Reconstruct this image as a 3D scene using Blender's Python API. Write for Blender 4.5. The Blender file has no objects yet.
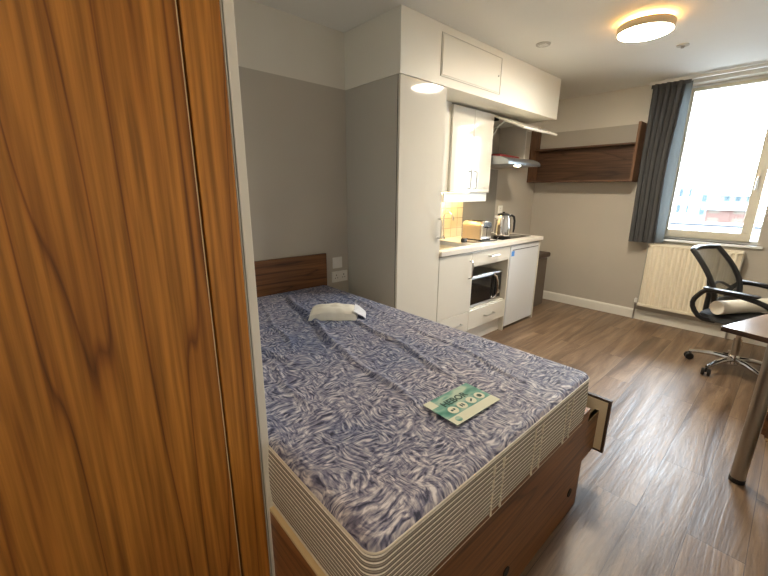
import bpy, bmesh, math, random
from mathutils import Vector, Matrix, noise
random.seed(4)
S = bpy.context.scene
C = S.collection
PI = math.pi
# ------------------------------------------------------------------ room numbers (metres)
D = 0.567      # front of the kitchen units
H = 2.422      # ceiling
ZS = 2.06      # paint line and underside of the boxing
L = 2.998      # window wall
MT = 0.666     # mattress top

# ------------------------------------------------------------------ materials
def new_mat(name):
    m = bpy.data.materials.new(name); m.use_nodes = True
    return m, m.node_tree.nodes, m.node_tree.links, m.node_tree.nodes['Principled BSDF']
def setp(b, **k):
    for a, v in k.items():
        n = {'rough': 'Roughness', 'metal': 'Metallic', 'coat': 'Coat Weight', 'spec': 'Specular IOR Level',
             'coatr': 'Coat Roughness', 'trans': 'Transmission Weight', 'ior': 'IOR', 'sheen': 'Sheen Weight'}[a]
        b.inputs[n].default_value = v
def c4(c): return (c[0], c[1], c[2], 1)
def plain(name, col, rough=.5, var=.04, bump=0, bscale=200, **k):
    m, N, K, b = new_mat(name)
    tc = N.new('ShaderNodeTexCoord'); nz = N.new('ShaderNodeTexNoise'); nz.inputs['Scale'].default_value = 6
    nz.inputs['Detail'].default_value = 4
    K.new(tc.outputs['Object'], nz.inputs['Vector'])
    mx = N.new('ShaderNodeMix'); mx.data_type = 'RGBA'
    mx.inputs[6].default_value = c4([x * (1 - var) for x in col]); mx.inputs[7].default_value = c4([min(1, x * (1 + var)) for x in col])
    K.new(nz.outputs['Fac'], mx.inputs[0]); K.new(mx.outputs[2], b.inputs['Base Color'])
    setp(b, rough=rough, **k)
    if bump:
        n2 = N.new('ShaderNodeTexNoise'); n2.inputs['Scale'].default_value = bscale
        K.new(tc.outputs['Object'], n2.inputs['Vector'])
        bp = N.new('ShaderNodeBump'); bp.inputs['Strength'].default_value = bump; bp.inputs['Distance'].default_value = .002
        K.new(n2.outputs['Fac'], bp.inputs['Height']); K.new(bp.outputs['Normal'], b.inputs['Normal'])
    return m
def emit(name, col, s):
    m, N, K, b = new_mat(name)
    b.inputs['Base Color'].default_value = c4(col); b.inputs['Emission Color'].default_value = c4(col)
    b.inputs['Emission Strength'].default_value = s
    return m
def math_node(N, K, op, a, b=None, c=None):
    n = N.new('ShaderNodeMath'); n.operation = op
    for i, v in enumerate((a, b, c)):
        if v is None: continue
        if isinstance(v, (int, float)): n.inputs[i].default_value = v
        else: K.new(v, n.inputs[i])
    return n.outputs[0]
def ramp(N, K, fac, stops):
    r = N.new('ShaderNodeValToRGB'); K.new(fac, r.inputs[0])
    e = r.color_ramp.elements
    while len(e) < len(stops): e.new(.5)
    for i, (p, c) in enumerate(stops): e[i].position = p; e[i].color = c4(c)
    return r.outputs[0]
def mixc(N, K, fac, a, b, mode='MIX'):
    mx = N.new('ShaderNodeMix'); mx.data_type = 'RGBA'; mx.blend_type = mode
    for i, v in ((0, fac), (6, a), (7, b)):
        if isinstance(v, (int, float)): mx.inputs[i].default_value = v
        elif isinstance(v, tuple): mx.inputs[i].default_value = c4(v)
        else: K.new(v, mx.inputs[i])
    return mx.outputs[2]
def wood(name, light, mid, dark, axis=2, size=3.2, rings=9, rough=.35, stretch=.13, offs=(0, 0, 0), **k):
    """contours of a stretched noise field give cathedral grain along one axis"""
    m, N, K, b = new_mat(name)
    tc = N.new('ShaderNodeTexCoord'); mp = N.new('ShaderNodeMapping')
    sc = [1, 1, 1]; sc[axis] = stretch
    mp.inputs['Scale'].default_value = sc; mp.inputs['Location'].default_value = offs
    K.new(tc.outputs['Object'], mp.inputs['Vector'])
    n1 = N.new('ShaderNodeTexNoise'); n1.inputs['Scale'].default_value = size; n1.inputs['Detail'].default_value = 2.2
    n1.inputs['Roughness'].default_value = .45; n1.inputs['Distortion'].default_value = .25
    K.new(mp.outputs[0], n1.inputs['Vector'])
    w = math_node(N, K, 'MULTIPLY', n1.outputs['Fac'], rings * 2.0)
    fr = math_node(N, K, 'FRACT', w)
    col = ramp(N, K, fr, [(0, dark), (.05, mid), (.45, light), (.8, light), (.93, mid), (1, dark)])
    mp2 = N.new('ShaderNodeMapping'); s2 = [90, 90, 90]; s2[axis] = 2.5
    mp2.inputs['Scale'].default_value = s2; K.new(tc.outputs['Object'], mp2.inputs['Vector'])
    n2 = N.new('ShaderNodeTexNoise'); n2.inputs['Scale'].default_value = 1; n2.inputs['Detail'].default_value = 3
    K.new(mp2.outputs[0], n2.inputs['Vector'])
    f = ramp(N, K, n2.outputs['Fac'], [(.32, (.48, .46, .44)), (.66, (1.16, 1.16, 1.16))])
    col = mixc(N, K, .85, col, f, 'MULTIPLY')
    n3 = N.new('ShaderNodeTexNoise'); n3.inputs['Scale'].default_value = 1.6; n3.inputs['Detail'].default_value = 1
    K.new(mp.outputs[0], n3.inputs['Vector'])
    col = mixc(N, K, .55, col, ramp(N, K, n3.outputs['Fac'], [(.35, (.6, .57, .52)), (.65, (1.15, 1.12, 1.05))]), 'MULTIPLY')
    K.new(col, b.inputs['Base Color'])
    bp = N.new('ShaderNodeBump'); bp.inputs['Strength'].default_value = .06; bp.inputs['Distance'].default_value = .001
    K.new(n2.outputs['Fac'], bp.inputs['Height']); K.new(bp.outputs['Normal'], b.inputs['Normal'])
    setp(b, rough=rough, **k)
    return m

def floor_material():
    m, N, K, b = new_mat('vinyl wood planks')
    tc = N.new('ShaderNodeTexCoord')
    mp = N.new('ShaderNodeMapping'); mp.inputs['Rotation'].default_value = (0, 0, PI / 2)
    K.new(tc.outputs['Object'], mp.inputs['Vector'])
    br = N.new('ShaderNodeTexBrick'); br.inputs['Scale'].default_value = 1
    br.inputs['Brick Width'].default_value = 1.25; br.inputs['Row Height'].default_value = .178
    br.inputs['Mortar Size'].default_value = .0012; br.inputs['Mortar Smooth'].default_value = .2
    br.offset = .37; br.inputs['Bias'].default_value = 0
    br.inputs['Color1'].default_value = (0, 0, 0, 1); br.inputs['Color2'].default_value = (1, 1, 1, 1); br.inputs['Mortar'].default_value = (.5, .5, .5, 1)
    K.new(mp.outputs[0], br.inputs['Vector'])
    sep = N.new('ShaderNodeSeparateColor'); K.new(br.outputs['Color'], sep.inputs[0])
    # grain: shift the noise domain per plank
    sh = N.new('ShaderNodeVectorMath'); sh.operation = 'MULTIPLY_ADD'
    K.new(br.outputs['Color'], sh.inputs[0]); sh.inputs[1].default_value = (7, 13, 5)
    m2 = N.new('ShaderNodeMapping'); m2.inputs['Scale'].default_value = (11, .9, 1); K.new(tc.outputs['Object'], m2.inputs['Vector'])
    K.new(m2.outputs[0], sh.inputs[2])
    n1 = N.new('ShaderNodeTexNoise'); n1.inputs['Scale'].default_value = 1; n1.inputs['Detail'].default_value = 5
    n1.inputs['Roughness'].default_value = .6; n1.inputs['Distortion'].default_value = .6
    K.new(sh.outputs[0], n1.inputs['Vector'])
    m3 = N.new('ShaderNodeMapping'); m3.inputs['Scale'].default_value = (110, 5, 1); K.new(tc.outputs['Object'], m3.inputs['Vector'])
    n2 = N.new('ShaderNodeTexNoise'); n2.inputs['Scale'].default_value = 1; n2.inputs['Detail'].default_value = 3
    K.new(m3.outputs[0], n2.inputs['Vector'])
    col = ramp(N, K, n1.outputs['Fac'], [(.25, (.075, .044, .026)), (.45, (.17, .108, .066)), (.6, (.27, .185, .12)), (.8, (.37, .27, .185))])
    rg = math_node(N, K, 'FRACT', math_node(N, K, 'MULTIPLY', n1.outputs['Fac'], 13))
    col = mixc(N, K, .5, col, ramp(N, K, rg, [(0, (.6, .57, .55)), (.12, (1, 1, 1)), (1, (1.1, 1.1, 1.1))]), 'MULTIPLY')
    col = mixc(N, K, .55, col, ramp(N, K, n2.outputs['Fac'], [(.3, (.6, .6, .6)), (.7, (1.2, 1.2, 1.2))]), 'MULTIPLY')
    col = mixc(N, K, .5, col, ramp(N, K, sep.outputs[0], [(0, (.72, .72, .74)), (1, (1.15, 1.12, 1.08))]), 'MULTIPLY')
    col = mixc(N, K, br.outputs['Fac'], col, (.05, .035, .025))
    K.new(col, b.inputs['Base Color'])
    ro = math_node(N, K, 'MULTIPLY_ADD', n2.outputs['Fac'], .3, .24); K.new(ro, b.inputs['Roughness'])
    bp = N.new('ShaderNodeBump'); bp.inputs['Strength'].default_value = .2; bp.inputs['Distance'].default_value = .002
    K.new(math_node(N, K, 'ADD', math_node(N, K, 'MULTIPLY', n2.outputs['Fac'], .5), rg), bp.inputs['Height']); K.new(bp.outputs['Normal'], b.inputs['Normal'])
    return m

def wall_material(name, low, high):
    m, N, K, b = new_mat(name)
    tc = N.new('ShaderNodeTexCoord'); sp = N.new('ShaderNodeSeparateXYZ'); K.new(tc.outputs['Object'], sp.inputs[0])
    f = math_node(N, K, 'GREATER_THAN', sp.outputs[2], ZS)
    nz = N.new('ShaderNodeTexNoise'); nz.inputs['Scale'].default_value = 3; K.new(tc.outputs['Object'], nz.inputs['Vector'])
    col = mixc(N, K, f, low, high)
    col = mixc(N, K, .5, col, ramp(N, K, nz.outputs['Fac'], [(.3, (.95, .95, .95)), (.7, (1.04, 1.04, 1.04))]), 'MULTIPLY')
    K.new(col, b.inputs['Base Color']); setp(b, rough=.75)
    n2 = N.new('ShaderNodeTexNoise'); n2.inputs['Scale'].default_value = 260; K.new(tc.outputs['Object'], n2.inputs['Vector'])
    bp = N.new('ShaderNodeBump'); bp.inputs['Strength'].default_value = .08; bp.inputs['Distance'].default_value = .001
    K.new(n2.outputs['Fac'], bp.inputs['Height']); K.new(bp.outputs['Normal'], b.inputs['Normal'])
    return m

def quilt_material():
    m, N, K, b = new_mat('blue and lilac leaf print fabric')
    tc = N.new('ShaderNodeTexCoord')
    w = N.new('ShaderNodeTexNoise'); w.inputs['Scale'].default_value = 7; w.inputs['Detail'].default_value = 1
    K.new(tc.outputs['Object'], w.inputs['Vector'])
    va = N.new('ShaderNodeVectorMath'); va.operation = 'MULTIPLY_ADD'
    K.new(w.outputs['Color'], va.inputs[0]); va.inputs[1].default_value = (.10, .10, 0); K.new(tc.outputs['Object'], va.inputs[2])
    # feathery strokes: two stretched noises laid across one another
    def stroke(rot, sc):
        mp = N.new('ShaderNodeMapping'); mp.inputs['Rotation'].default_value = (0, 0, rot); mp.inputs['Scale'].default_value = sc
        K.new(va.outputs[0], mp.inputs['Vector'])
        n = N.new('ShaderNodeTexNoise'); n.inputs['Scale'].default_value = 1; n.inputs['Detail'].default_value = 3
        n.inputs['Distortion'].default_value = .5; K.new(mp.outputs[0], n.inputs['Vector']); return n.outputs['Fac']
    a = stroke(.5, (36, 118, 26)); c = stroke(-.8, (110, 34, 26))
    sel = N.new('ShaderNodeTexNoise'); sel.inputs['Scale'].default_value = 9; sel.inputs['Detail'].default_value = 1
    K.new(tc.outputs['Object'], sel.inputs['Vector'])
    sf = ramp(N, K, sel.outputs['Fac'], [(.44, (0, 0, 0)), (.56, (1, 1, 1))])
    st = mixc(N, K, sf, a, c)
    ss = N.new('ShaderNodeSeparateColor'); K.new(st, ss.inputs[0])
    patch = N.new('ShaderNodeTexNoise'); patch.inputs['Scale'].default_value = 3.4; patch.inputs['Detail'].default_value = 2
    K.new(tc.outputs['Object'], patch.inputs['Vector'])
    blue = ramp(N, K, ss.outputs[0], [(.35, (.016, .024, .06)), (.45, (.08, .105, .22)), (.55, (.22, .25, .36)), (.66, (.52, .53, .60))])
    mauve = ramp(N, K, ss.outputs[0], [(.35, (.04, .042, .08)), (.45, (.18, .17, .25)), (.55, (.42, .39, .43)), (.66, (.78, .73, .74))])
    pf = ramp(N, K, patch.outputs['Fac'], [(.38, (0, 0, 0)), (.6, (1, 1, 1))])
    # blue gives way to paler mauve towards the foot
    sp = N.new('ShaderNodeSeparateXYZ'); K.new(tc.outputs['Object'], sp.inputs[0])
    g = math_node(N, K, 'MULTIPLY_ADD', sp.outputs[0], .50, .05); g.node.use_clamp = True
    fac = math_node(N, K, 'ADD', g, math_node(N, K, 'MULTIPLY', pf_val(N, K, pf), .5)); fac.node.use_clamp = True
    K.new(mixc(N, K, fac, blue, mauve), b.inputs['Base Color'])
    setp(b, rough=.62, spec=.45)
    bp = N.new('ShaderNodeBump'); bp.inputs['Strength'].default_value = .35; bp.inputs['Distance'].default_value = .004
    K.new(ss.outputs[0], bp.inputs['Height']); K.new(bp.outputs['Normal'], b.inputs['Normal'])
    return m
def pf_val(N, K, c):
    s = N.new('ShaderNodeSeparateColor'); K.new(c, s.inputs[0]); return s.outputs[0]
def stripe_material():
    m, N, K, b = new_mat('striped mattress border')
    tc = N.new('ShaderNodeTexCoord'); sp = N.new('ShaderNodeSeparateXYZ'); K.new(tc.outputs['Object'], sp.inputs[0])
    f = math_node(N, K, 'FRACT', math_node(N, K, 'MULTIPLY', sp.outputs[2], 1 / .0142))
    col = ramp(N, K, f, [(0, (.95, .91, .83)), (.24, (.95, .91, .83)), (.32, (.13, .11, .095)), (.56, (.26, .225, .195)), (.64, (.46, .42, .37)), (.90, (.13, .11, .095)), (1, (.95, .91, .83))])
    nz = N.new('ShaderNodeTexNoise'); nz.inputs['Scale'].default_value = 160; K.new(tc.outputs['Object'], nz.inputs['Vector'])
    col = mixc(N, K, .4, col, ramp(N, K, nz.outputs['Fac'], [(.3, (.7, .7, .7)), (.7, (1.2, 1.2, 1.2))]), 'MULTIPLY')
    K.new(col, b.inputs['Base Color']); setp(b, rough=.7)
    bp = N.new('ShaderNodeBump'); bp.inputs['Strength'].default_value = .4; bp.inputs['Distance'].default_value = .002
    K.new(f, bp.inputs['Height']); K.new(bp.outputs['Normal'], b.inputs['Normal'])
    return m
def tile_material():
    m, N, K, b = new_mat('cream wall tiles')
    tc = N.new('ShaderNodeTexCoord'); sp = N.new('ShaderNodeSeparateXYZ'); K.new(tc.outputs['Object'], sp.inputs[0])
    cb = N.new('ShaderNodeCombineXYZ'); K.new(sp.outputs[1], cb.inputs[0]); K.new(sp.outputs[2], cb.inputs[1])
    br = N.new('ShaderNodeTexBrick'); br.inputs['Scale'].default_value = 1; br.offset = 0
    br.inputs['Brick Width'].default_value = .1; br.inputs['Row Height'].default_value = .1; br.inputs['Mortar Size'].default_value = .003
    br.inputs['Color1'].default_value = (.72, .66, .5, 1); br.inputs['Color2'].default_value = (.78, .72, .56, 1); br.inputs['Mortar'].default_value = (.42, .36, .25, 1)
    K.new(cb.outputs[0], br.inputs['Vector']); K.new(br.outputs['Color'], b.inputs['Base Color'])
    setp(b, rough=.15)
    bp = N.new('ShaderNodeBump'); bp.inputs['Strength'].default_value = .5; bp.inputs['Distance'].default_value = .002; bp.invert = True
    K.new(br.outputs['Fac'], bp.inputs['Height']); K.new(bp.outputs['Normal'], b.inputs['Normal'])
    return m
def mesh_fabric():
    m, N, K, b = new_mat('see-through black mesh')
    tc = N.new('ShaderNodeTexCoord'); sp = N.new('ShaderNodeSeparateXYZ'); K.new(tc.outputs['Object'], sp.inputs[0])
    def line(o):
        return math_node(N, K, 'GREATER_THAN', math_node(N, K, 'FRACT', math_node(N, K, 'MULTIPLY', o, 1 / .004)), .45)
    a = math_node(N, K, 'MULTIPLY', line(sp.outputs[1]), line(sp.outputs[2]))
    tr = N.new('ShaderNodeBsdfTransparent'); mx = N.new('ShaderNodeMixShader')
    K.new(a, mx.inputs[0]); K.new(b.outputs[0], mx.inputs[1]); K.new(tr.outputs[0], mx.inputs[2])
    K.new(mx.outputs[0], N['Material Output'].inputs[0])
    b.inputs['Base Color'].default_value = (.02, .02, .022, 1); setp(b, rough=.6)
    return m
def thin_glass():
    m, N, K, b = new_mat('window glass')
    N.remove(b)
    tr = N.new('ShaderNodeBsdfTransparent'); gl = N.new('ShaderNodeBsdfGlossy'); gl.inputs['Roughness'].default_value = .01
    fr = N.new('ShaderNodeFresnel'); fr.inputs[0].default_value = 1.45
    mx = N.new('ShaderNodeMixShader'); K.new(fr.outputs[0], mx.inputs[0]); K.new(tr.outputs[0], mx.inputs[1]); K.new(gl.outputs[0], mx.inputs[2])
    K.new(mx.outputs[0], N['Material Output'].inputs[0]); return m
def facade_material(name, base, win, w, h):
    m, N, K, b = new_mat(name)
    tc = N.new('ShaderNodeTexCoord'); sp = N.new('ShaderNodeSeparateXYZ'); K.new(tc.outputs['Object'], sp.inputs[0])
    a = math_node(N, K, 'GREATER_THAN', math_node(N, K, 'FRACT', math_node(N, K, 'MULTIPLY', math_node(N, K, 'ADD', sp.outputs[0], sp.outputs[1]), 1 / w)), .55)
    c = math_node(N, K, 'GREATER_THAN', math_node(N, K, 'FRACT', math_node(N, K, 'MULTIPLY', sp.outputs[2], 1 / h)), .5)
    K.new(mixc(N, K, math_node(N, K, 'MULTIPLY', a, c), base, win), b.inputs['Base Color']); setp(b, rough=.8); return m

M = {}
M['wardrobe'] = wood('warm walnut laminate on wardrobe', (.50, .215, .040), (.39, .155, .028), (.19, .066, .013), size=4.8, rings=6.5, rough=.36, stretch=.055, offs=(.3, 1.7, .2))
M['walnut'] = wood('walnut laminate along x', (.30, .135, .055), (.22, .09, .035), (.10, .038, .016), axis=0, size=4, rings=7, rough=.42)
M['walnut_y'] = wood('walnut laminate along y', (.21, .088, .030), (.165, .064, .020), (.085, .032, .011), axis=1, size=5, rings=5, rough=.4, stretch=.08)
M['walnut_z'] = wood('walnut laminate upright', (.20, .10, .05), (.16, .074, .035), (.09, .04, .02), axis=2, size=5, rings=6, rough=.42)
M['shelf'] = wood('dark walnut shelf laminate', (.135, .068, .036), (.105, .050, .026), (.06, .028, .015), axis=0, size=6, rings=4, rough=.5, stretch=.08)
M['floor'] = floor_material()
M['wall'] = wall_material('taupe and cream wall paint', (.50, .46, .40), (.74, .71, .64))
M['white_wall'] = plain('cream white paint', (.78, .76, .70), .7, .02)
M['ceiling'] = plain('white ceiling paint', (.80, .79, .74), .8, .015)
M['boxing'] = plain('satin white boxing paint', (.80, .78, .70), .45, .015)
M['line'] = plain('shadow gap grey', (.50, .48, .43), .7)
M['gloss'] = plain('cream gloss door', (.72, .69, .62), .07, .01, spec=.16)
M['gloss_soft'] = plain('cream gloss door, satin', (.75, .72, .65), .22, .01, coat=.3, coatr=.1)
M['carcass'] = plain('pale cabinet board', (.70, .67, .60), .5, .02)
M['side'] = plain('stone grey side board', (.50, .48, .43), .5, .015)
M['worktop'] = plain('pale speckled worktop', (.78, .74, .68), .3, .08)
M['hood_steel'] = plain('dull hood steel', (.36, .38, .40), .42, .03, metal=1)
M['steel'] = plain('brushed steel', (.62, .61, .59), .28, .03, metal=1)
M['chrome'] = plain('chrome', (.75, .75, .76), .12, .01, metal=1)
M['satin_leg'] = plain('satin metal tube', (.42, .40, .37), .3, .02, metal=1)
M['black'] = plain('black plastic', (.012, .012, .013), .35, .05)
M['black_glass'] = plain('black glass', (.008, .008, .009), .06, .02)
M['black_soft'] = plain('black fabric', (.02, .021, .024), .8, .1, bump=.3, bscale=500)
M['dark'] = plain('dark gap', (.02, .018, .016), .8)
M['white_pl'] = plain('white plastic', (.80, .79, .75), .35, .01)
M['fridge'] = plain('white enamel', (.74, .77, .82), .25, .01)
M['blue'] = plain('blue sticker', (.06, .28, .75), .4, .05)
M['radiator'] = plain('cream radiator enamel', (.86, .80, .65), .4, .01)
M['grey_panel'] = plain('grey splashback', (.24, .225, .20), .35, .03)
M['tile'] = tile_material()
M['toast'] = plain('beige toaster metal', (.52, .42, .31), .3, .03, metal=.6)
M['red'] = plain('dark red card', (.18, .012, .012), .5, .05)
M['curtain'] = plain('grey curtain cloth', (.085, .085, .088), .85, .1, bump=.3, bscale=600)
M['lining'] = plain('pale curtain lining', (.15, .165, .17), .85, .05)
M['upvc'] = plain('cream window frame', (.74, .69, .56), .4, .02)
M['sill'] = plain('white gloss paint', (.78, .80, .80), .3, .01)
M['glass'] = thin_glass()
_t = M['lining'].node_tree; _b = _t.nodes['Principled BSDF']; _tr = _t.nodes.new('ShaderNodeBsdfTranslucent'); _tr.inputs[0].default_value = (.2, .23, .24, 1)
_mx = _t.nodes.new('ShaderNodeMixShader'); _mx.inputs[0].default_value = .25; _t.links.new(_b.outputs[0], _mx.inputs[1]); _t.links.new(_tr.outputs[0], _mx.inputs[2]); _t.links.new(_mx.outputs[0], _t.nodes['Material Output'].inputs[0])
M['quilt'] = quilt_material()
M['stripe'] = stripe_material()
M['piping'] = plain('cream piping', (.68, .62, .52), .6, .05)
M['cream_edge'] = plain('cream edging', (.72, .56, .32), .5, .03)
M['cream_board'] = plain('cream drawer back board', (.70, .60, .42), .55, .03)
M['edge_dark'] = plain('dark brown edging', (.06, .035, .022), .45, .05)
M['cloth'] = plain('off white cloth', (.80, .77, .68), .8, .05, bump=.4, bscale=80)
M['plastic_bag'] = plain('white plastic wrap', (.86, .87, .93), .25, .03)
def card_material():
    m, N, K, b = new_mat('green and mint printed card')
    tc = N.new('ShaderNodeTexCoord'); mp = N.new('ShaderNodeMapping'); mp.inputs['Scale'].default_value = (9, 22, 1); mp.inputs['Rotation'].default_value = (0, 0, .2)
    K.new(tc.outputs['Object'], mp.inputs['Vector'])
    n = N.new('ShaderNodeTexNoise'); n.inputs['Scale'].default_value = 1; n.inputs['Detail'].default_value = 2; K.new(mp.outputs[0], n.inputs['Vector'])
    K.new(ramp(N, K, n.outputs['Fac'], [(.38, (.05, .24, .18)), (.5, (.16, .40, .32)), (.62, (.50, .64, .50))]), b.inputs['Base Color']); setp(b, rough=.35)
    return m
M['card'] = card_material()
M['card_pale'] = plain('pale card border', (.78, .78, .60), .45, .05)
M['ink'] = plain('dark green ink', (.03, .09, .07), .5)
M['mesh'] = mesh_fabric()
M['paper'] = plain('white paper', (.80, .76, .67), .7, .02)
M['cardboard'] = plain('brown card core', (.20, .11, .06), .8)
M['bin'] = plain('brown grey plastic', (.13, .10, .075), .45, .05)
M['lamp'] = emit('warm lamp diffuser', (1.0, .88, .69), 56)
M['lamp_dim'] = emit('warm entrance lamp diffuser', (1.0, .82, .58), 13)
M['lamp_rim'] = plain('beige lamp housing', (.80, .64, .42), .5, .02)
M['halo'] = emit('warm back glow', (1.0, .62, .22), 16)
M['hood_bulb'] = emit('hood bulb', (1.0, .88, .7), 45)
M['strip'] = emit('warm strip lamp', (1.0, .70, .30), 11)
M['tower'] = facade_material('white tower', (.3, .3, .3), (.007, .016, .022), 1.0, 2.0)
M['block'] = facade_material('pale block', (.055, .075, .08), (.010, .021, .026), 1.7, 2.4)
M['terrace'] = facade_material('orange brick terrace', (.050, .022, .015), (.055, .042, .03), 1.1, .5)
M['roof_pale'] = plain('pale flat roof', (.2, .2, .2), .8)
M['parapet'] = plain('grey parapet', (.010, .012, .016), .8)
M['desk'] = wood('desk top laminate', (.33, .20, .12), (.28, .155, .09), (.15, .075, .045), axis=1, size=4, rings=4, rough=.25, coat=1.0, coatr=.15)
M['desk'].node_tree.nodes['Principled BSDF'].inputs['Coat IOR'].default_value = 1.75

# ------------------------------------------------------------------ mesh builder
class B:
    def __init__(s): s.bm = bmesh.new()
    def _merge(s, t):
        me = bpy.data.meshes.new('tmp'); t.to_mesh(me); t.free(); s.bm.from_mesh(me); bpy.data.meshes.remove(me)
    def box(s, x0, x1, y0, y1, z0, z1, bev=0, seg=2):
        t = bmesh.new(); bmesh.ops.create_cube(t, size=1)
        for v in t.verts:
            v.co = Vector(((x0 + x1) / 2 + v.co.x * (x1 - x0), (y0 + y1) / 2 + v.co.y * (y1 - y0), (z0 + z1) / 2 + v.co.z * (z1 - z0)))
        if bev: bmesh.ops.bevel(t, geom=t.edges[:], offset=bev, segments=seg, affect='EDGES', profile=.5)
        s._merge(t); return s
    def rbox(s, c, dx, dy, dz, rot, bev=0):          # box centred at c, turned by a matrix
        t = bmesh.new(); bmesh.ops.create_cube(t, size=1)
        for v in t.verts: v.co = Vector((v.co.x * dx, v.co.y * dy, v.co.z * dz))
        if bev: bmesh.ops.bevel(t, geom=t.edges[:], offset=bev, segments=2, affect='EDGES', profile=.5)
        for v in t.verts: v.co = rot @ v.co + Vector(c)
        s._merge(t); return s
    def prism(s, pts, axis, a0, a1, bev=0):
        t = bmesh.new()
        def P(u, v, w):
            return {'x': (w, u, v), 'y': (u, w, v), 'z': (u, v, w)}[axis]
        lo = [t.verts.new(P(u, v, a0)) for u, v in pts]; hi = [t.verts.new(P(u, v, a1)) for u, v in pts]
        t.faces.new(lo); t.faces.new(hi[::-1]); n = len(pts)
        for i in range(n): t.faces.new((lo[i], hi[i], hi[(i + 1) % n], lo[(i + 1) % n]))
        bmesh.ops.recalc_face_normals(t, faces=t.faces[:])
        if bev: bmesh.ops.bevel(t, geom=t.edges[:], offset=bev, segments=2, affect='EDGES')
        s._merge(t); return s
    def tube(s, pts, r, seg=12, closed=False, cap=True):
        t = bmesh.new(); pts = [Vector(p) for p in pts]; n = len(pts)
        rr = r if isinstance(r, (list, tuple)) else [r] * n
        rings = []; up = None
        for i in range(n):
            if closed: d = pts[(i + 1) % n] - pts[i - 1]
            else: d = pts[min(i + 1, n - 1)] - pts[max(i - 1, 0)]
            d.normalize()
            if up is None:
                up = Vector((0, 0, 1)) if abs(d.z) < .9 else Vector((1, 0, 0))
            a = d.cross(up); a.normalize(); b_ = a.cross(d); b_.normalize(); up = b_
            rings.append([t.verts.new(pts[i] + (a * math.cos(2 * PI * k / seg) + b_ * math.sin(2 * PI * k / seg)) * rr[i]) for k in range(seg)])
        for i in range(n if closed else n - 1):
            A = rings[i]; Bq = rings[(i + 1) % n]
            for k in range(seg): t.faces.new((A[k], A[(k + 1) % seg], Bq[(k + 1) % seg], Bq[k]))
        if not closed and cap: t.faces.new(rings[0][::-1]); t.faces.new(rings[-1])
        bmesh.ops.recalc_face_normals(t, faces=t.faces[:]); s._merge(t); return s
    def lathe(s, prof, c=(0, 0, 0), seg=32, rot=None, arc=None):
        t = bmesh.new(); rings = []
        for r, z in prof:
            rings.append([t.verts.new((max(r, 1e-5) * math.cos(2 * PI * k / seg), max(r, 1e-5) * math.sin(2 * PI * k / seg), z)) for k in range(seg)])
        for i in range(len(prof) - 1):
            for k in range(seg): t.faces.new((rings[i][k], rings[i][(k + 1) % seg], rings[i + 1][(k + 1) % seg], rings[i + 1][k]))
        if prof[0][0] > 1e-4: t.faces.new(rings[0][::-1])
        if prof[-1][0] > 1e-4: t.faces.new(rings[-1])
        bmesh.ops.remove_doubles(t, verts=t.verts[:], dist=1e-5)
        bmesh.ops.recalc_face_normals(t, faces=t.faces[:])
        for v in t.verts: v.co = (rot @ v.co if rot else v.co) + Vector(c)
        s._merge(t); return s
    def grid(s, f, nu, nv, thick=0):
        t = bmesh.new()
        V = [[t.verts.new(f(i / nu, j / nv)) for j in range(nv + 1)] for i in range(nu + 1)]
        for i in range(nu):
            for j in range(nv): t.faces.new((V[i][j], V[i + 1][j], V[i + 1][j + 1], V[i][j + 1]))
        if thick: 
            bmesh.ops.recalc_face_normals(t, faces=t.faces[:])
            bmesh.ops.solidify(t, geom=t.faces[:], thickness=thick)
        s._merge(t); return s

OFF = {}
def obj(name, b, mat, parent=None, smooth=False, local=False, label=None):
    me = bpy.data.meshes.new(name)
    off = Vector((0, 0, 0))
    if parent is not None and not local: off = OFF[parent.name]
    if off.length: bmesh.ops.translate(b.bm, verts=b.bm.verts[:], vec=-off)
    b.bm.to_mesh(me); b.bm.free(); me.materials.append(mat)
    if smooth:
        for p in me.polygons: p.use_smooth = True
        me.set_sharp_from_angle(angle=math.radians(35))
    o = bpy.data.objects.new(name, me); C.objects.link(o)
    if parent is not None: o.parent = parent
    OFF[o.name] = off
    if label: o['label'] = label
    return o
def thing(name, label, cat, loc, group=None, rotz=0):
    o = bpy.data.objects.new(name, None); C.objects.link(o); o.location = loc; o.rotation_euler = (0, 0, rotz)
    o.empty_display_size = .05
    o['label'] = label; o['category'] = cat
    if group: o['group'] = group
    OFF[o.name] = Vector(loc)
    return o
def tag(o, label, cat, group=None):
    o['label'] = label; o['category'] = cat
    if group: o['group'] = group
    return o
def struct(name, b, m, parent=None, label=None, **k):
    o = obj(name, b, m, parent, label=label, **k)
    if parent is None: o['kind'] = 'structure'
    return o
def dbar(y, z0, z1, x, horizontal=False, r=.0055, out=.03):
    """bar handle standing off a front that faces +x"""
    b = B()
    if horizontal:    # y is centre, z0 half length, z1 height
        h = z0; z = z1
        b.tube([(x, y - h, z), (x + out * .7, y - h, z), (x + out, y - h + .008, z), (x + out, y + h - .008, z), (x + out * .7, y + h, z), (x, y + h, z)], r, 8)
    else:
        b.tube([(x, y, z0), (x + out * .7, y, z0), (x + out, y, z0 + .008), (x + out, y, z1 - .008), (x + out * .7, y, z1), (x, y, z1)], r, 8)
    return b

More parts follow.
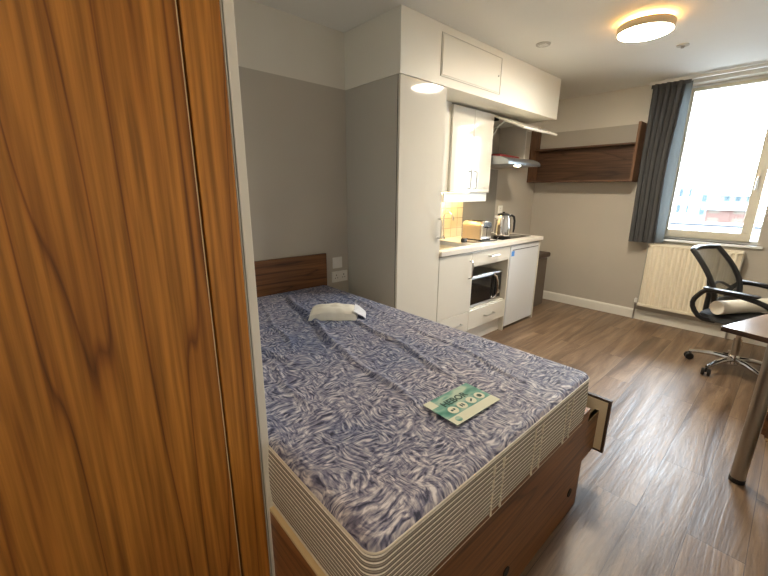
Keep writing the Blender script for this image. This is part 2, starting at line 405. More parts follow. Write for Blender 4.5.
# ================================================================== THE SETTING
XW, YF = 3.25, -3.1     # right wall and the wall behind the camera
struct('floor', B().box(-.1, XW + .1, YF - .1, L + .1, -.1, 0), M['floor'])
struct('ceiling', B().box(-.1, XW + .1, YF - .1, L + .25, H, H + .1), M['ceiling'])
struct('wall_left', B().box(-.1, 0, YF - .1, L + .25, 0, H), M['wall'])
struct('wall_right', B().box(XW, XW + .1, YF - .1, L + .25, 0, H), M['white_wall'])
struct('wall_front', B().box(0, XW, YF - .1, YF, 0, H), M['white_wall'])
WX0, WX1, WZ0, WZ1 = 1.355, 2.162, .905, 2.37      # window opening
WD = .22
wb = B(); wb.box(0, WX0, L, L + WD, 0, H); wb.box(WX1, XW, L, L + WD, 0, H); wb.box(WX0, WX1, L, L + WD, 0, WZ0); wb.box(WX0, WX1, L, L + WD, WZ1, H)
struct('wall_back', wb, M['wall'])
# the stub wall between wardrobe and bed alcove, its end shows as a pale upright strip
struct('wall_partition', B().box(0, 1.48, -1.4165, -1.4115, 0, H).box(1.42, 1.48, -1.4165, -1.388, 0, H, .002), M['white_wall'])
struct('baseboard_back', B().prism([(L, 0), (L - .016, 0), (L - .016, .09), (L - .008, .105), (L, .107)], 'x', 0, XW), M['white_wall'])
struct('baseboard_right', B().box(XW - .016, XW, YF, L - .017, 0, .107, .003), M['white_wall'])
# boxing above the kitchen
sf = struct('trim_1', B().box(0, D, 0, 2.174, ZS, H - .001), M['boxing'])
sf.data.materials[0] = M['boxing']
obj('access_hatch', B().box(D, D + .006, .388, 1.10, 2.125, 2.362, .002), M['boxing'], sf)
hg = B()
for a in ((.376, 1.112, 2.371, 2.374), (.376, 1.112, 2.113, 2.116), (.376, .379, 2.113, 2.374), (1.109, 1.112, 2.113, 2.374)):
    hg.box(D, D + .004, *a)
obj('hatch_frame', hg, M['line'], sf)
obj('hatch_lock', B().lathe([(0, 0), (.007, 0), (.007, .008), (0, .008)], (D + .004, 1.07, 2.24), 12, Matrix.Rotation(PI / 2, 3, 'Y')), M['steel'], sf, smooth=True)

# window
win = struct('window_1', B().box(WX0, WX1 + .0, L + .12, L + .17, WZ0, WZ0 + .03).box(WX0, WX1, L + .12, L + .17, WZ1 - .03, WZ1).box(WX0, WX0 + .05, L + .12, L + .17, WZ0 + .03, WZ1 - .03)
             .box(WX1 - .012, WX1, L + .12, L + .17, WZ0 + .03, WZ1 - .03), M['sill'])
sash = B(); x0, x1, z0, z1 = WX0 + .05, 2.10, .925, 2.345
sash.prism([(x0, z0), (x1, z0), (x1, z0 + .075), (x0, z0 + .075)], 'y', L + .10, L + .145, .004)
sash.prism([(x0, z1 - .03), (x1, z1 - .03), (x1, z1), (x0, z1)], 'y', L + .10, L + .145, .004)
sash.box(x0, x0 + .055, L + .10, L + .145, z0 + .075, z1 - .03, .004)
sash.box(x1 - .075, x1, L + .10, L + .145, z0 + .075, z1 - .03, .004)
so = obj('sash_frame', sash, M['upvc'], win)
obj('glass_pane', B().box(x0 + .05, x1 - .07, L + .125, L + .131, z0 + .07, z1 - .025), M['glass'], so)
obj('side_pane', B().box(x1 + .002, WX1 - .01, L + .14, L + .146, WZ0 + .03, WZ1 - .03), M['glass'], win)
hb = B().box(2.045, 2.062, L + .088, L + .10, 1.46, 1.52, .003)
hb.tube([(2.053, L + .09, 1.50), (2.053, L + .065, 1.50), (2.053, L + .058, 1.48), (2.053, L + .058, 1.40)], .008, 8)
obj('window_handle', hb, M['steel'], so, smooth=True)
struct('trim_2', B().box(WX0 - .05, WX1 + .04, L - .03, L + .115, WZ0 - .022, WZ0, .004), M['sill'])

# ================================================================== WARDROBE (foreground)
wd = thing('wardrobe', 'tall orange-brown wood-grain wardrobe close on the left, beside the bed', 'wardrobe', (1.2, -1.8, 0))
obj('carcass', B().box(.90, 1.458, -2.38, -1.418, 0, 2.30, .002), M['wardrobe'], wd)
obj('side_strip', B().box(1.458, 1.48, -1.4965, -1.418, 0, 2.30, .0015), M['wardrobe'], wd)
dr = obj('door', B().box(1.460, 1.48, -1.943, -1.5035, .08, 2.295, .002), M['wardrobe'], wd)
obj('door_edge_highlight', B().box(1.459, 1.4805, -1.5050, -1.5030, .08, 2.295), M['cream_edge'], dr)  # pale strip stands in for the highlight along the door groove
obj('handle', dbar(-1.90, 1.0, 1.16, 1.48), M['steel'], dr, smooth=True)
d2 = obj('door', B().box(1.460, 1.48, -2.378, -1.946, .08, 2.295, .002), M['wardrobe'], wd)
obj('handle', dbar(-1.985, 1.0, 1.16, 1.48), M['steel'], d2, smooth=True)

# ================================================================== BED
BX0, BX1, BY0, BY1 = .03, 1.941, -1.390, -.235
bed = thing('bed_frame', 'walnut-coloured double bed frame with low headboard and pulled-out storage drawer', 'bed', (1.0, -.8, 0))
fp = obj('foot_panel', B().box(1.922, 1.9425, -1.406, -.190, 0.002, .480, .0015), M['walnut_y'], bed)
obj('top_edging', B().box(1.9215, 1.943, -1.406, -.190, .4802, .483, .0005), M['walnut'], fp)
for yy in (-.289, -.80, -1.30):
    hr = B().lathe([(.014, 0), (.019, 0), (.019, .003), (.014, .003)], (1.9425, yy, .12), 20, Matrix.Rotation(PI / 2, 3, 'Y'))
    hr.lathe([(0, 0), (.014, 0), (.014, .0012), (0, .0012)], (1.9425, yy, .12), 20, Matrix.Rotation(PI / 2, 3, 'Y'))
    obj('grip_hole', hr, M['dark'], fp, smooth=True)
nr = obj('side_rail', B().box(.06, 1.921, -1.402, -1.386, .002, .425, .0015), M['walnut'], bed)
obj('rail_edging', B().box(.06, 1.921, -1.4025, -1.3855, .4252, .436, .001), M['cream_edge'], nr, label='cream edging along the top of the near side rail')
fr_ = obj('side_rail', B().box(.06, 1.921, -.212, -.192, .385, .436, .0015).box(.06, .98, -.212, -.192, .002, .385, .0015), M['walnut'], bed)
obj('base_board', B().box(.061, 1.921, -1.385, -.213, .402, .434), M['walnut'], bed)
obj('headboard', B().box(.004, .026, -1.385, -.218, .30, .90, .002), M['walnut_y'], bed)
obj('end_board', B().box(.04, .06, -1.40, -.17, .002, .43), M['walnut'], bed)
dw = obj('drawer', B().box(1.0, 1.922, -.62, .018, .172, .185).box(1.904, 1.922, -.62, .018, .186, .372, .001).box(1.0, 1.018, -.62, .018, .186, .372, .001)
         .box(1.018, 1.904, -.62, -.602, .186, .372), M['walnut_y'], bed)
obj('drawer_front', B().box(.99, 1.964, .0185, .037, .165, .440, .0012), M['edge_dark'], dw, label='dark brown drawer front seen from behind')
obj('side_edging', B().box(1.903, 1.9225, -.20, .0145, .3722, .3765, .001), M['cream_edge'], dw)
obj('back_board', B().box(.998, 1.953, .0150, .0183, .178, .428), M['cream_board'], dw, label='cream inner face of the drawer front')
for cx, cy in ((1.70, -.08), (1.16, -.08)):
    cast = B()
    cast.box(cx - .02, cx + .02, cy - .012, cy + .012, .05, .172); 
    cast.lathe([(0, -.01), (.05, -.01), (.05, .01), (0, .01)], (cx, cy, .05), 20, Matrix.Rotation(PI / 2, 3, 'X'))
    obj('castor', cast, M['dark'], dw)

def wrinkle(x, y):
    """raised creases running from the head towards the foot, plus a soft unevenness"""
    z = .004 * noise.noise(Vector((x * 3, y * 3, 1))) + .002 * noise.noise(Vector((x * 9, y * 9, 3)))
    for (xa, ya, xb_, yb_, h, w) in ((.15, -.62, 1.10, -.86, .016, .018), (.20, -1.20, 1.05, -1.10, .014, .015), (.35, -.88, .95, -1.02, .007, .011),
                                    (.95, -.84, 1.60, -.93, .008, .014), (.75, -.55, 1.55, -.67, .009, .015), (.10, -.45, .9, -.56, .006, .015),
                                    (.15, -.95, .75, -1.13, .010, .013), (.9, -1.15, 1.45, -1.22, .005, .012), (1.1, -.40, 1.8, -.50, .004, .014), (.1, -.30, .85, -.36, .005, .012)):
        dx, dy = xb_ - xa, yb_ - ya; l2 = dx * dx + dy * dy
        t = ((x - xa) * dx + (y - ya) * dy) / l2
        if t < -.1 or t > 1.1: continue
        wob = .012 * math.sin(t * 9 + xa * 20)
        d = ((x - xa) * dy - (y - ya) * dx) / math.sqrt(l2) + wob
        f = max(0, min(1, min(t + .1, 1.1 - t) / .25))
        z += h * f * (math.exp(-(d / w) ** 2) - .55 * math.exp(-((d - 1.7 * w) / w) ** 2))
    return z
mt = thing('mattress', 'thick mattress with blue and lilac feathery print top and striped sides', 'mattress', (1.0, -.8, .437))
mx, my = (BX0 + BX1) / 2, (BY0 + BY1) / 2; hx, hy = (BX1 - BX0) / 2, (BY1 - BY0) / 2; RC = .038
def outline(grow=0, n=10):
    P = []
    for sx, sy, a0 in ((1, 1, 0), (-1, 1, 90), (-1, -1, 180), (1, -1, 270)):
        for k in range(n + 1):
            a = math.radians(a0 + 90 * k / n)
            P.append((mx + sx * (hx - RC) + (RC + grow) * math.cos(a), my + sy * (hy - RC) + (RC + grow) * math.sin(a)))
        # straight run
        c2 = {0: (-1, 1), 90: (-1, -1), 180: (1, -1), 270: (1, 1)}[a0]
        e = P[-1]; a = math.radians(a0 + 90); q = (mx + c2[0] * (hx - RC) + (RC + grow) * math.cos(a), my + c2[1] * (hy - RC) + (RC + grow) * math.sin(a))
        m_ = 24
        for k in range(1, m_): P.append((e[0] + (q[0] - e[0]) * k / m_, e[1] + (q[1] - e[1]) * k / m_))
    return P
t = B(); prof = [(-.012, .4375), (-.003, .443), (.001, .455), (.005, .50), (.006, .55), (.004, .60), (.001, .632), (-.002, .645)]
rings = []
for g, z in prof:
    rings.append([t.bm.verts.new((x, y, z)) for x, y in outline(g)])
n_ = len(rings[0])
for i in range(len(rings) - 1):
    for k in range(n_): t.bm.faces.new((rings[i][k], rings[i][(k + 1) % n_], rings[i + 1][(k + 1) % n_], rings[i + 1][k]))
t.bm.faces.new(rings[0][::-1])
obj('border', t, M['stripe'], mt, smooth=True)
for zz in (.4445, .646):
    obj('piping', B().tube([(x, y, zz) for x, y in outline(-.001)], .0032, 8, closed=True), M['piping'], mt, smooth=True)
def topf(u, v):
    x = mx + (2 * u - 1) * hx; y = my + (2 * v - 1) * hy
    ax, ay = abs(x - mx) - (hx - RC), abs(y - my) - (hy - RC)
    if ax > 0 and ay > 0:
        d = math.hypot(ax, ay)
        if d > RC:
            s_ = RC / d; x = mx + math.copysign(hx - RC + ax * s_, x - mx); y = my + math.copysign(hy - RC + ay * s_, y - my); d = RC
        e = RC - d
    else: e = min(hx - abs(x - mx), hy - abs(y - my))
    dr = 0
    if e < .035: q = 1 - e / .035; dr = .019 * (1 - math.sqrt(max(0, 1 - q * q)))
    fade = min(1, e / .06)
    return (x, y, .666 - dr + wrinkle(x, y) * fade)
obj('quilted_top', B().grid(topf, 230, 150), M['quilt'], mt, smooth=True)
for yy in (-.42, -.47, -.66, -.71, -.90, -.95):
    tk = B()
    for zz in (.475, .52, .565, .61): tk.box(BX1 + .003, BX1 + .008, yy - .004, yy + .004, zz - .018, zz + .018, .002)
    obj('side_stitching', tk, M['piping'], mt)

# folded white cloth in plastic
def packet(u, v):
    a, c = 2 * u - 1, 2 * v - 1
    w, d = .135, .085
    x, y = a * w, c * d
    e = (1 - abs(a) ** 3) * (1 - abs(c) ** 3)
    z = .062 * max(0, e) ** .3 + .006 * noise.noise(Vector((x * 25, y * 25, 0)))
    return (x * (1 + .04 * noise.noise(Vector((0, y * 30, 0)))), y, max(0, z))
pk = thing('cloth_packet', 'small folded off-white cloth packet lying on the mattress', 'cloth', (.70, -.62, .667), rotz=math.radians(50))
obj('folded_cloth', B().grid(packet, 40, 24).grid(lambda u, v: ((2 * u - 1) * .13, (2 * v - 1) * .08, .001), 2, 2), M['cloth'], pk, smooth=True, local=True)
def flap(u, v):
    a = u; c = 2 * v - 1
    return (.115 + a * .065, c * (.08 - .02 * a), max(.002, .05 * (1 - a) ** .7 + .005 * noise.noise(Vector((a * 6, c * 6, 4)))))
obj('plastic_end', B().grid(flap, 12, 16, .0015), M['plastic_bag'], pk, smooth=True, local=True, label='shiny white plastic end of the packet')

# printed card on the mattress: corner points (world)
ca, cb_, cc = Vector((1.660, -.932)), Vector((1.666, -.712)), Vector((1.802, -.690))
ex = (cb_ - ca); cw = ex.length; ang = math.atan2(ex.y, ex.x)
cd = thing('leaflet', 'green and cream printed mattress leaflet with four round symbols', 'leaflet', (ca.x, ca.y, .673), rotz=ang)
chh = .145
cwf = cw + .01
card = B().box(0, cwf, -chh, 0, 0, .0012)
obj('card_sheet', card, M['card'], cd, local=True)
obj('card_border', B().box(0, cwf, -chh, -.108, .0013, .0016).box(0, .035, -.040, 0, .0013, .0016), M['card_pale'], cd, local=True, label='pale cream border strip of the leaflet')
def text(s, size, x, y, z, mat, parent, name, ls=1.0):
    cu = bpy.data.curves.new(name, 'FONT'); cu.body = s; cu.size = size; cu.extrude = .0002; cu.space_character = ls
    cu.offset = size * .02
    o = bpy.data.objects.new('tmp', cu); C.objects.link(o)
    dg = bpy.context.evaluated_depsgraph_get(); me = bpy.data.meshes.new_from_object(o.evaluated_get(dg))
    bpy.data.objects.remove(o); me.name = name; me.materials.clear(); me.materials.append(mat)
    q = bpy.data.objects.new(name, me); C.objects.link(q); q.parent = parent; q.location = (x, y, z); return q
text('HEBOR', .038, .045, -.058, .0021, M['ink'], cd, 'lettering')
for k, xx in enumerate((.055, .100, .148, .194)):
    s_ = obj('round_symbol', B().lathe([(0, .0013), (.019, .0013), (.019, .0019), (0, .0019)], (xx, -.084, 0), 24), M['card_pale'], cd, local=True)
    g = B()
    if k == 0: g.box(xx - .010, xx - .002, -.088, -.080, .0019, .0024).box(xx + .001, xx + .009, -.087, -.079, .0019, .0024)
    if k == 1: g.box(xx - .008, xx - .002, -.091, -.077, .0019, .0024).box(xx + .002, xx + .008, -.091, -.077, .0019, .0024)
    if k == 2: g.rbox((xx, -.084, .0021), .018, .006, .0005, Matrix.Rotation(.6, 3, 'Z'))
    if k == 3: g.lathe([(.004, .0019), (.009, .0019), (.009, .0024), (.004, .0024)], (xx, -.084, 0), 16)
    obj('symbol_mark', g, M['ink'], s_, local=True)
obj('seal', B().lathe([(0, .0016), (.012, .0016), (.012, .0022), (0, .0022)], (.03, -.126, 0), 20), M['card'], cd, local=True)

# sockets beside the headboard
def plate(y, z, w, h, kind, label, cat, dup=False):
    r = thing('wall_switch' if kind == 'switch' else 'wall_socket', label, cat, (0, y, z))
    obj('face_plate', B().box(0.0005, .010, y - w / 2, y + w / 2, z - h / 2, z + h / 2, .002), M['white_pl'], r)
    if kind == 'switch': obj('rocker', B().box(.010, .014, y - .012, y + .012, z - .018, z + .018, .002), M['white_pl'], r)
    else:
        for dy in ((-.035, .035) if w > .1 else (0,)):
            h_ = B()
            h_.box(.0101, .0108, y + dy - .003, y + dy + .003, z + .008, z + .018); h_.box(.0101, .0108, y + dy - .014, y + dy - .007, z - .012, z - .007); h_.box(.0101, .0108, y + dy + .007, y + dy + .014, z - .012, z - .007)
            obj('pin_holes', h_, M['dark'], r)
            obj('rocker', B().box(.010, .014, y + dy + .012 - .006, y + dy + .012 + .006, z + .022, z + .036, .001), M['white_pl'], r)
    return r
plate(-.105, .812, .086, .086, 'switch', 'single white wall switch right of the headboard', 'switch')
plate(-.085, .700, .146, .086, 'socket', 'white double wall socket just above the mattress by the headboard', 'socket')
plate(2.215, 1.165, .086, .086, 'socket', 'small white wall socket above and behind the kettle', 'socket')

# ================================================================== KITCHEN
tall = thing('tall_cabinet', 'floor-to-boxing gloss cream tall cupboard at the foot end of the bed alcove', 'cupboard', (.3, .23, 0))
obj('side_panel', B().box(.002, D - .022, .0005, .018, .002, ZS - .002, .001), M['side'], tall, label='stone grey side panel facing the bed')
obj('carcass', B().box(.002, D - .022, .0185, .455, .15, ZS - .002), M['carcass'], tall)
obj('plinth', B().box(.05, D - .06, .0185, .455, .002, .149), M['carcass'], tall)
td = obj('door', B().box(D - .019, D, .003, .454, .15, ZS - .004, .002), M['gloss'], tall)
obj('handle', dbar(.425, 1.02, 1.16, D), M['steel'], td, smooth=True)
obj('edge_shadow_strip', B().box(D - .0215, D - .0195, .001, .455, .15, ZS - .004), M['dark'], tall)

base = thing('base_cabinet', 'cream base cupboard with door and bottom drawer next to the tall cupboard', 'cupboard', (.3, .68, 0))
obj('carcass', B().box(.002, D - .022, .459, .897, .152, .868), M['carcass'], base)
obj('plinth', B().box(.05, D - .05, .459, .897, .002, .150), M['white_pl'], base)
o = obj('door', B().box(D - .019, D, .461, .895, .338, .862, .002), M['gloss_soft'], base); obj('handle', dbar(.868, .64, .79, D), M['steel'], o, smooth=True)
o = obj('drawer', B().box(D - .019, D, .461, .895, .155, .334, .002), M['gloss_soft'], base); obj('handle', dbar(.71, .07, .245, D, True), M['steel'], o, smooth=True)

mu = thing('microwave_cabinet', 'cream open-fronted unit holding the microwave between two drawers', 'cupboard', (.3, 1.2, 0))
obj('carcass', B().box(.002, D - .003, .899, .915, .152, .868).box(.002, D - .003, 1.502, 1.518, .002, .868).box(.002, D - .022, .915, 1.502, .320, .336)
    .box(.002, D - .022, .915, 1.502, .722, .738).box(.002, D - .022, .915, 1.502, .152, .168).box(.002, .01, .915, 1.502, .168, .868), M['carcass'], mu)
obj('plinth', B().box(.05, D - .05, .899, 1.5018, .002, .150), M['white_pl'], mu)
o = obj('drawer', B().box(D - .019, D, .901, 1.5, .735, .862, .002), M['gloss_soft'], mu); obj('handle', dbar(1.22, .075, .805, D, True), M['steel'], o, smooth=True)
o = obj('drawer', B().box(D - .019, D, .901, 1.5, .155, .330, .002), M['gloss_soft'], mu); obj('handle', dbar(1.22, .075, .245, D, True), M['steel'], o, smooth=True)

mw = thing('microwave', 'black and silver microwave oven in the open kitchen unit', 'microwave', (.35, 1.2, .337))
obj('body', B().box(.14, .505, .955, 1.478, .345, .62, .006), M['steel'], mw)
for xx, yy in ((.18, .98), (.45, .98), (.18, 1.43), (.45, 1.43)): obj('foot', B().box(xx, xx + .02, yy, yy + .02, .337, .346), M['black'], mw)
o = obj('door', B().box(.506, .522, .958, 1.36, .362, .605, .003), M['black_glass'], mw)
obj('door_trim', B().box(.507, .526, .956, 1.478, .347, .361, .002).box(.507, .526, .956, 1.478, .606, .618, .002), M['steel'], mw)
hp = [(.524, 1.335, .60), (.54, 1.352, .585), (.553, 1.362, .54), (.556, 1.365, .48), (.553, 1.362, .42), (.54, 1.352, .378), (.524, 1.335, .365)]
obj('handle', B().tube(hp, .010, 8), M['chrome'], o, smooth=True)
cp = obj('control_panel', B().box(.506, .522, 1.385, 1.476, .362, .605, .003), M['black'], mw)
obj('dial', B().lathe([(0, 0), (.02, 0), (.018, .012), (0, .012)], (.522, 1.43, .42), 20, Matrix.Rotation(PI / 2, 3, 'Y')), M['steel'], cp, smooth=True)
obj('display', B().box(.5221, .523, 1.40, 1.46, .54, .575), M['dark'], cp)

fg = thing('fridge', 'white under-counter fridge below the worktop', 'fridge', (.3, 1.82, 0))
obj('body', B().box(.03, .515, 1.535, 2.105, .03, .855, .004), M['fridge'], fg)
o = obj('door', B().box(.520, .568, 1.532, 2.106, .035, .862, .008), M['fridge'], fg)
obj('top_trim', B().box(.568, .5715, 1.56, 2.08, .812, .818, .001), M['parapet'], o)
obj('badge', B().box(.5682, .5695, 1.545, 1.60, .755, .805, .0004), M['blue'], o, label='small blue sticker on the fridge door')
for xx, yy in ((.06, 1.56), (.46, 1.56), (.06, 2.04), (.46, 2.04)): obj('foot', B().box(xx, xx + .04, yy, yy + .04, .002, .031), M['black'], fg)
tag(obj('end_panel', B().box(.002, D, 2.112, 2.130, .002, .868, .001), M['carcass']), 'thin cream upright end panel right of the fridge', 'panel')

SX0, SX1, SY0, SY1 = .14, .50, .56, .98
wt = B()
wt.box(.002, .587, .459, SY0, .872, .91, .003).box(.002, .587, SY1, 2.146, .872, .91, .003).box(.002, SX0, SY0, SY1, .872, .91).box(SX1, .587, SY0, SY1, .872, .91, .003)
tag(obj('worktop', wt, M['worktop']), 'pale stone-effect kitchen worktop over the base units and fridge', 'worktop')
sk = thing('sink', 'steel sink set in the worktop next to the tall cupboard', 'sink', ((SX0 + SX1) / 2, (SY0 + SY1) / 2, .91))
s = B()
s.box(SX0 - .015, SX1 + .015, SY0 - .015, SY0 + .004, .9105, .9145).box(SX0 - .015, SX1 + .015, SY1 - .004, SY1 + .015, .9105, .9145).box(SX0 - .015, SX0 + .004, SY0, SY1, .9105, .9145).box(SX1 - .004, SX1 + .015, SY0, SY1, .9105, .9145)
s.box(SX0 + .001, SX0 + .003, SY0 + .001, SY1 - .001, .875, .911).box(SX1 - .003, SX1 - .001, SY0 + .001, SY1 - .001, .875, .911).box(SX0 + .002, SX1 - .002, SY0 + .001, SY0 + .003, .875, .911).box(SX0 + .002, SX1 - .002, SY1 - .003, SY1 - .001, .875, .911).box(SX0 + .001, SX1 - .001, SY0 + .001, SY1 - .001, .8735, .8755)
obj('bowl', s, M['steel'], sk)
obj('drain', B().lathe([(0, .8756), (.03, .8756), (.03, .878), (0, .878)], ((SX0 + SX1) / 2, (SY0 + SY1) / 2, 0), 20), M['chrome'], sk, smooth=True)
tp = thing('tap', 'chrome swan-neck kitchen tap behind the sink', 'tap', (.07, 1.10, .91))
obj('spout', B().tube([(.07, 1.10, .935), (.07, 1.10, 1.10)] + [(.07 + .07 * (1 - math.cos(a)), 1.10 - .03 * math.sin(a / 2), 1.10 + .07 * math.sin(a)) for a in [PI * k / 8 for k in range(1, 9)]], .009, 10), M['chrome'], tp, smooth=True)
obj('tap_base', B().lathe([(.024, .9105), (.024, .92), (.017, .94), (0, .94)], (.07, 1.10, 0), 20), M['chrome'], tp, smooth=True)

tag(obj('tiled_splashback', B().box(.0005, .008, .47, 1.485, .912, 1.262), M['tile']), 'cream square wall tiles lit warm under the wall cupboard', 'tiles')
tag(obj('splashback_panel', B().box(.0005, .007, 1.488, 2.10, .912, 1.60, .001), M['grey_panel']), 'smooth grey splashback panel behind the toaster and hob', 'panel')

hob = thing('hob', 'black glass electric hob set in the worktop below the cooker hood', 'hob', (.3, 1.78, .91))
obj('glass_top', B().box(.10, .49, 1.50, 2.05, .9105, .916, .002), M['black_glass'], hob)
for cx, cy, r in ((.2, 1.62, .07), (.38, 1.66, .055), (.2, 1.90, .055), (.38, 1.90, .07)):
    obj('ring', B().lathe([(r - .002, .9161), (r, .9161), (r, .9165), (r - .002, .9165)], (cx, cy, 0), 32), M['grey_panel'], hob)

# toaster
ts = thing('toaster', 'beige and steel two-slice toaster on the worktop beside the kettle', 'toaster', (.31, 1.33, .911))
def rr(y0, y1, z0, z1, r, n=6):
    P = []
    for cy, cz, a0 in ((y1 - r, z1 - r, 0), (y0 + r, z1 - r, 90)):
        for k in range(n + 1):
            a = math.radians(a0 + 90 * k / n); P.append((cy + r * math.cos(a), cz + r * math.sin(a)))
    return P + [(y0, z0), (y1, z0)]
obj('body', B().prism(rr(1.245, 1.415, .925, 1.09, .05), 'x', .195, .395), M['toast'], ts, smooth=True)
obj('end_cap', B().prism(rr(1.252, 1.408, .925, 1.085, .045), 'x', .396, .412), M['chrome'], ts, smooth=True)
obj('end_cap', B().prism(rr(1.252, 1.408, .925, 1.085, .045), 'x', .180, .194), M['chrome'], ts, smooth=True)
obj('slot', B().box(.22, .37, 1.285, 1.31, 1.0895, 1.0925), M['dark'], ts); obj('slot', B().box(.22, .37, 1.35, 1.375, 1.0895, 1.0925), M['dark'], ts)
obj('lever', B().box(.412, .435, 1.315, 1.345, 1.03, 1.045, .003).box(.412, .414, 1.327, 1.333, .95, 1.05), M['black'], ts)
obj('base', B().box(.185, .407, 1.252, 1.408, .911, .9245, .003), M['black'], ts)
# kettle
kt = thing('kettle', 'brushed steel jug kettle with black handle on the hob', 'kettle', (.38, 1.66, .917))
kx, ky = .38, 1.66
obj('power_base', B().lathe([(0, .917), (.085, .917), (.085, .928), (.07, .935), (0, .935)], (kx, ky, 0), 28), M['black'], kt, smooth=True)
obj('jug', B().lathe([(0, .936), (.078, .936), (.080, .95), (.074, 1.03), (.064, 1.12), (.060, 1.135), (0, 1.135)], (kx, ky, 0), 36), M['chrome'], kt, smooth=True)
obj('lid', B().lathe([(.059, 1.1355), (.056, 1.148), (.03, 1.157), (.012, 1.158), (.012, 1.168), (0, 1.17)], (kx, ky, 0), 28), M['black'], kt, smooth=True)
hd = Vector((.55, .83, 0)).normalized()
def hk(r, z): return (kx + hd.x * r, ky + hd.y * r, z)
obj('handle', B().tube([hk(.058, 1.125), hk(.085, 1.135), hk(.112, 1.12), hk(.122, 1.08), hk(.122, 1.0), hk(.118, .965)], [.011, .012, .012, .011, .010, .007], 10), M['black'], kt, smooth=True)
obj('spout', B().prism([(-.028, 0), (.028, 0), (0, .035)], 'z', 1.095, 1.132), M['chrome'], kt)
sp_ = kt.children[-1]; sp_.matrix_local = Matrix.Translation((-hd.x * .058, -hd.y * .058, 0)) @ Matrix.Rotation(math.atan2(-hd.y, -hd.x) - PI / 2, 4, 'Z')
for v in sp_.data.vertices: v.co.x += OFF[kt.name].x; v.co.y += OFF[kt.name].y
# power plug and lead on the worktop
ld = thing('power_lead', 'black appliance lead and plug lying on the worktop before the toaster', 'cable', (.40, 1.15, .911))
pts = [(.375, 1.06, .918), (.42, 1.10, .917), (.44, 1.18, .916), (.45, 1.25, .916), (.47, 1.33, .916), (.47, 1.42, .916), (.43, 1.50, .922), (.40, 1.56, .925)]
obj('lead', B().tube(pts, .0045, 8), M['black'], ld, smooth=True)
obj('plug', B().box(.335, .375, 1.03, 1.08, .9115, .948, .008), M['black'], ld)

# wall cabinet
wc = thing('wall_cabinet', 'two-door cream gloss wall cupboard above the worktop', 'cupboard', (.17, 1.14, 1.35))
WCX = .33
obj('carcass', B().box(.002, WCX - .02, .84, 1.44, 1.352, 2.045, .001), M['carcass'], wc)
obj('filler_panel', B().box(.002, WCX - .022, .459, .838, 1.352, ZS - .003), M['carcass'], wc)
o = obj('door', B().box(WCX - .019, WCX, .842, 1.139, 1.354, 2.043, .002), M['gloss'], wc); obj('handle', dbar(1.098, 1.385, 1.535, WCX), M['steel'], o, smooth=True)
o = obj('door', B().box(WCX - .019, WCX, 1.142, 1.438, 1.354, 2.043, .002), M['gloss'], wc); obj('handle', dbar(1.182, 1.385, 1.535, WCX), M['steel'], o, smooth=True)
obj('light_pelmet', B().box(WCX - .045, WCX - .027, .80, 1.44, 1.272, 1.351, .001), M['white_pl'], wc)
tag(obj('strip_light', B().box(.10, .13, .86, 1.40, 1.335, 1.3512), M['strip']), 'slim warm strip light under the wall cupboard', 'light')

# open cupboard over the hood, with its lifted flap
hc = thing('hood_cabinet', 'open cupboard with lifted white flap above the cooker hood', 'cupboard', (.17, 1.78, 1.68))
obj('side_board', B().box(.002, WCX - .02, 2.082, 2.098, 1.66, 2.045, .001), M['carcass'], hc)
obj('side_board', B().box(.002, WCX - .02, 1.442, 1.456, 1.66, 2.045, .001), M['carcass'], hc)
obj('top_board', B().box(.002, WCX - .02, 1.456, 2.082, 2.029, 2.045), M['carcass'], hc)
an = math.atan2(2.015 - 1.897, .61 - .33); ln = .312
fl = obj('flap_door', B().rbox((.335 + ln / 2 * math.cos(an), 1.772, 2.026 - ln / 2 * math.sin(an)), ln, .652, .018, Matrix.Rotation(an, 3, 'Y'), .002), M['gloss_soft'], hc)
obj('flap_stay', B().tube([(.29, 1.462, 1.80), (.34, 1.462, 1.90), (.36, 1.462, 1.94), (.42, 1.462, 1.975)], .005, 8), M['steel'], fl, smooth=True)
obj('hinge', B().box(.29, .34, 1.47, 1.50, 1.995, 2.027, .002), M['dark'], fl); obj('hinge', B().box(.29, .34, 2.04, 2.07, 1.995, 2.027, .002), M['dark'], fl)

hd_ = thing('cooker_hood', 'slim stainless cooker hood with lit lamp above the hob', 'cooker hood', (.25, 1.77, 1.61))
obj('body', B().box(.003, .30, 1.46, 2.08, 1.615, 1.690, .003), M['carcass'], hd_)
obj('visor', B().prism([(.301, 1.690), (.33, 1.690), (.42, 1.680), (.485, 1.652), (.50, 1.632), (.498, 1.612), (.301, 1.612)], 'y', 1.46, 2.08, .003), M['hood_steel'], hd_)
obj('underside', B().box(.01, .30, 1.465, 2.075, 1.611, 1.6148), M['grey_panel'], hd_)
obj('lamp', B().lathe([(0, 0), (.028, 0), (.028, -.004), (0, -.005)], (.40, 1.80, 1.6115), 20), M['hood_bulb'], hd_, label='round lit lamp in the hood')
tag(obj('paper_packet', B().rbox((.235, 1.78, 1.7025), .17, .46, .022, Matrix.Rotation(.12, 3, 'Z'), .004), M['red']), 'flat dark red packet lying on top of the cooker hood', 'packet')

# bin
bn = thing('waste_bin', 'brown-grey waste bin standing in the corner past the fridge', 'bin', (.26, 2.6, 0))
obj('body', B().prism([(.10, 2.40), (.395, 2.40), (.395, 2.74), (.10, 2.74)], 'z', .002, .60, .01), M['bin'], bn)
obj('lid', B().box(.085, .425, 2.385, 2.755, .601, .66, .02), M['edge_dark'], bn)

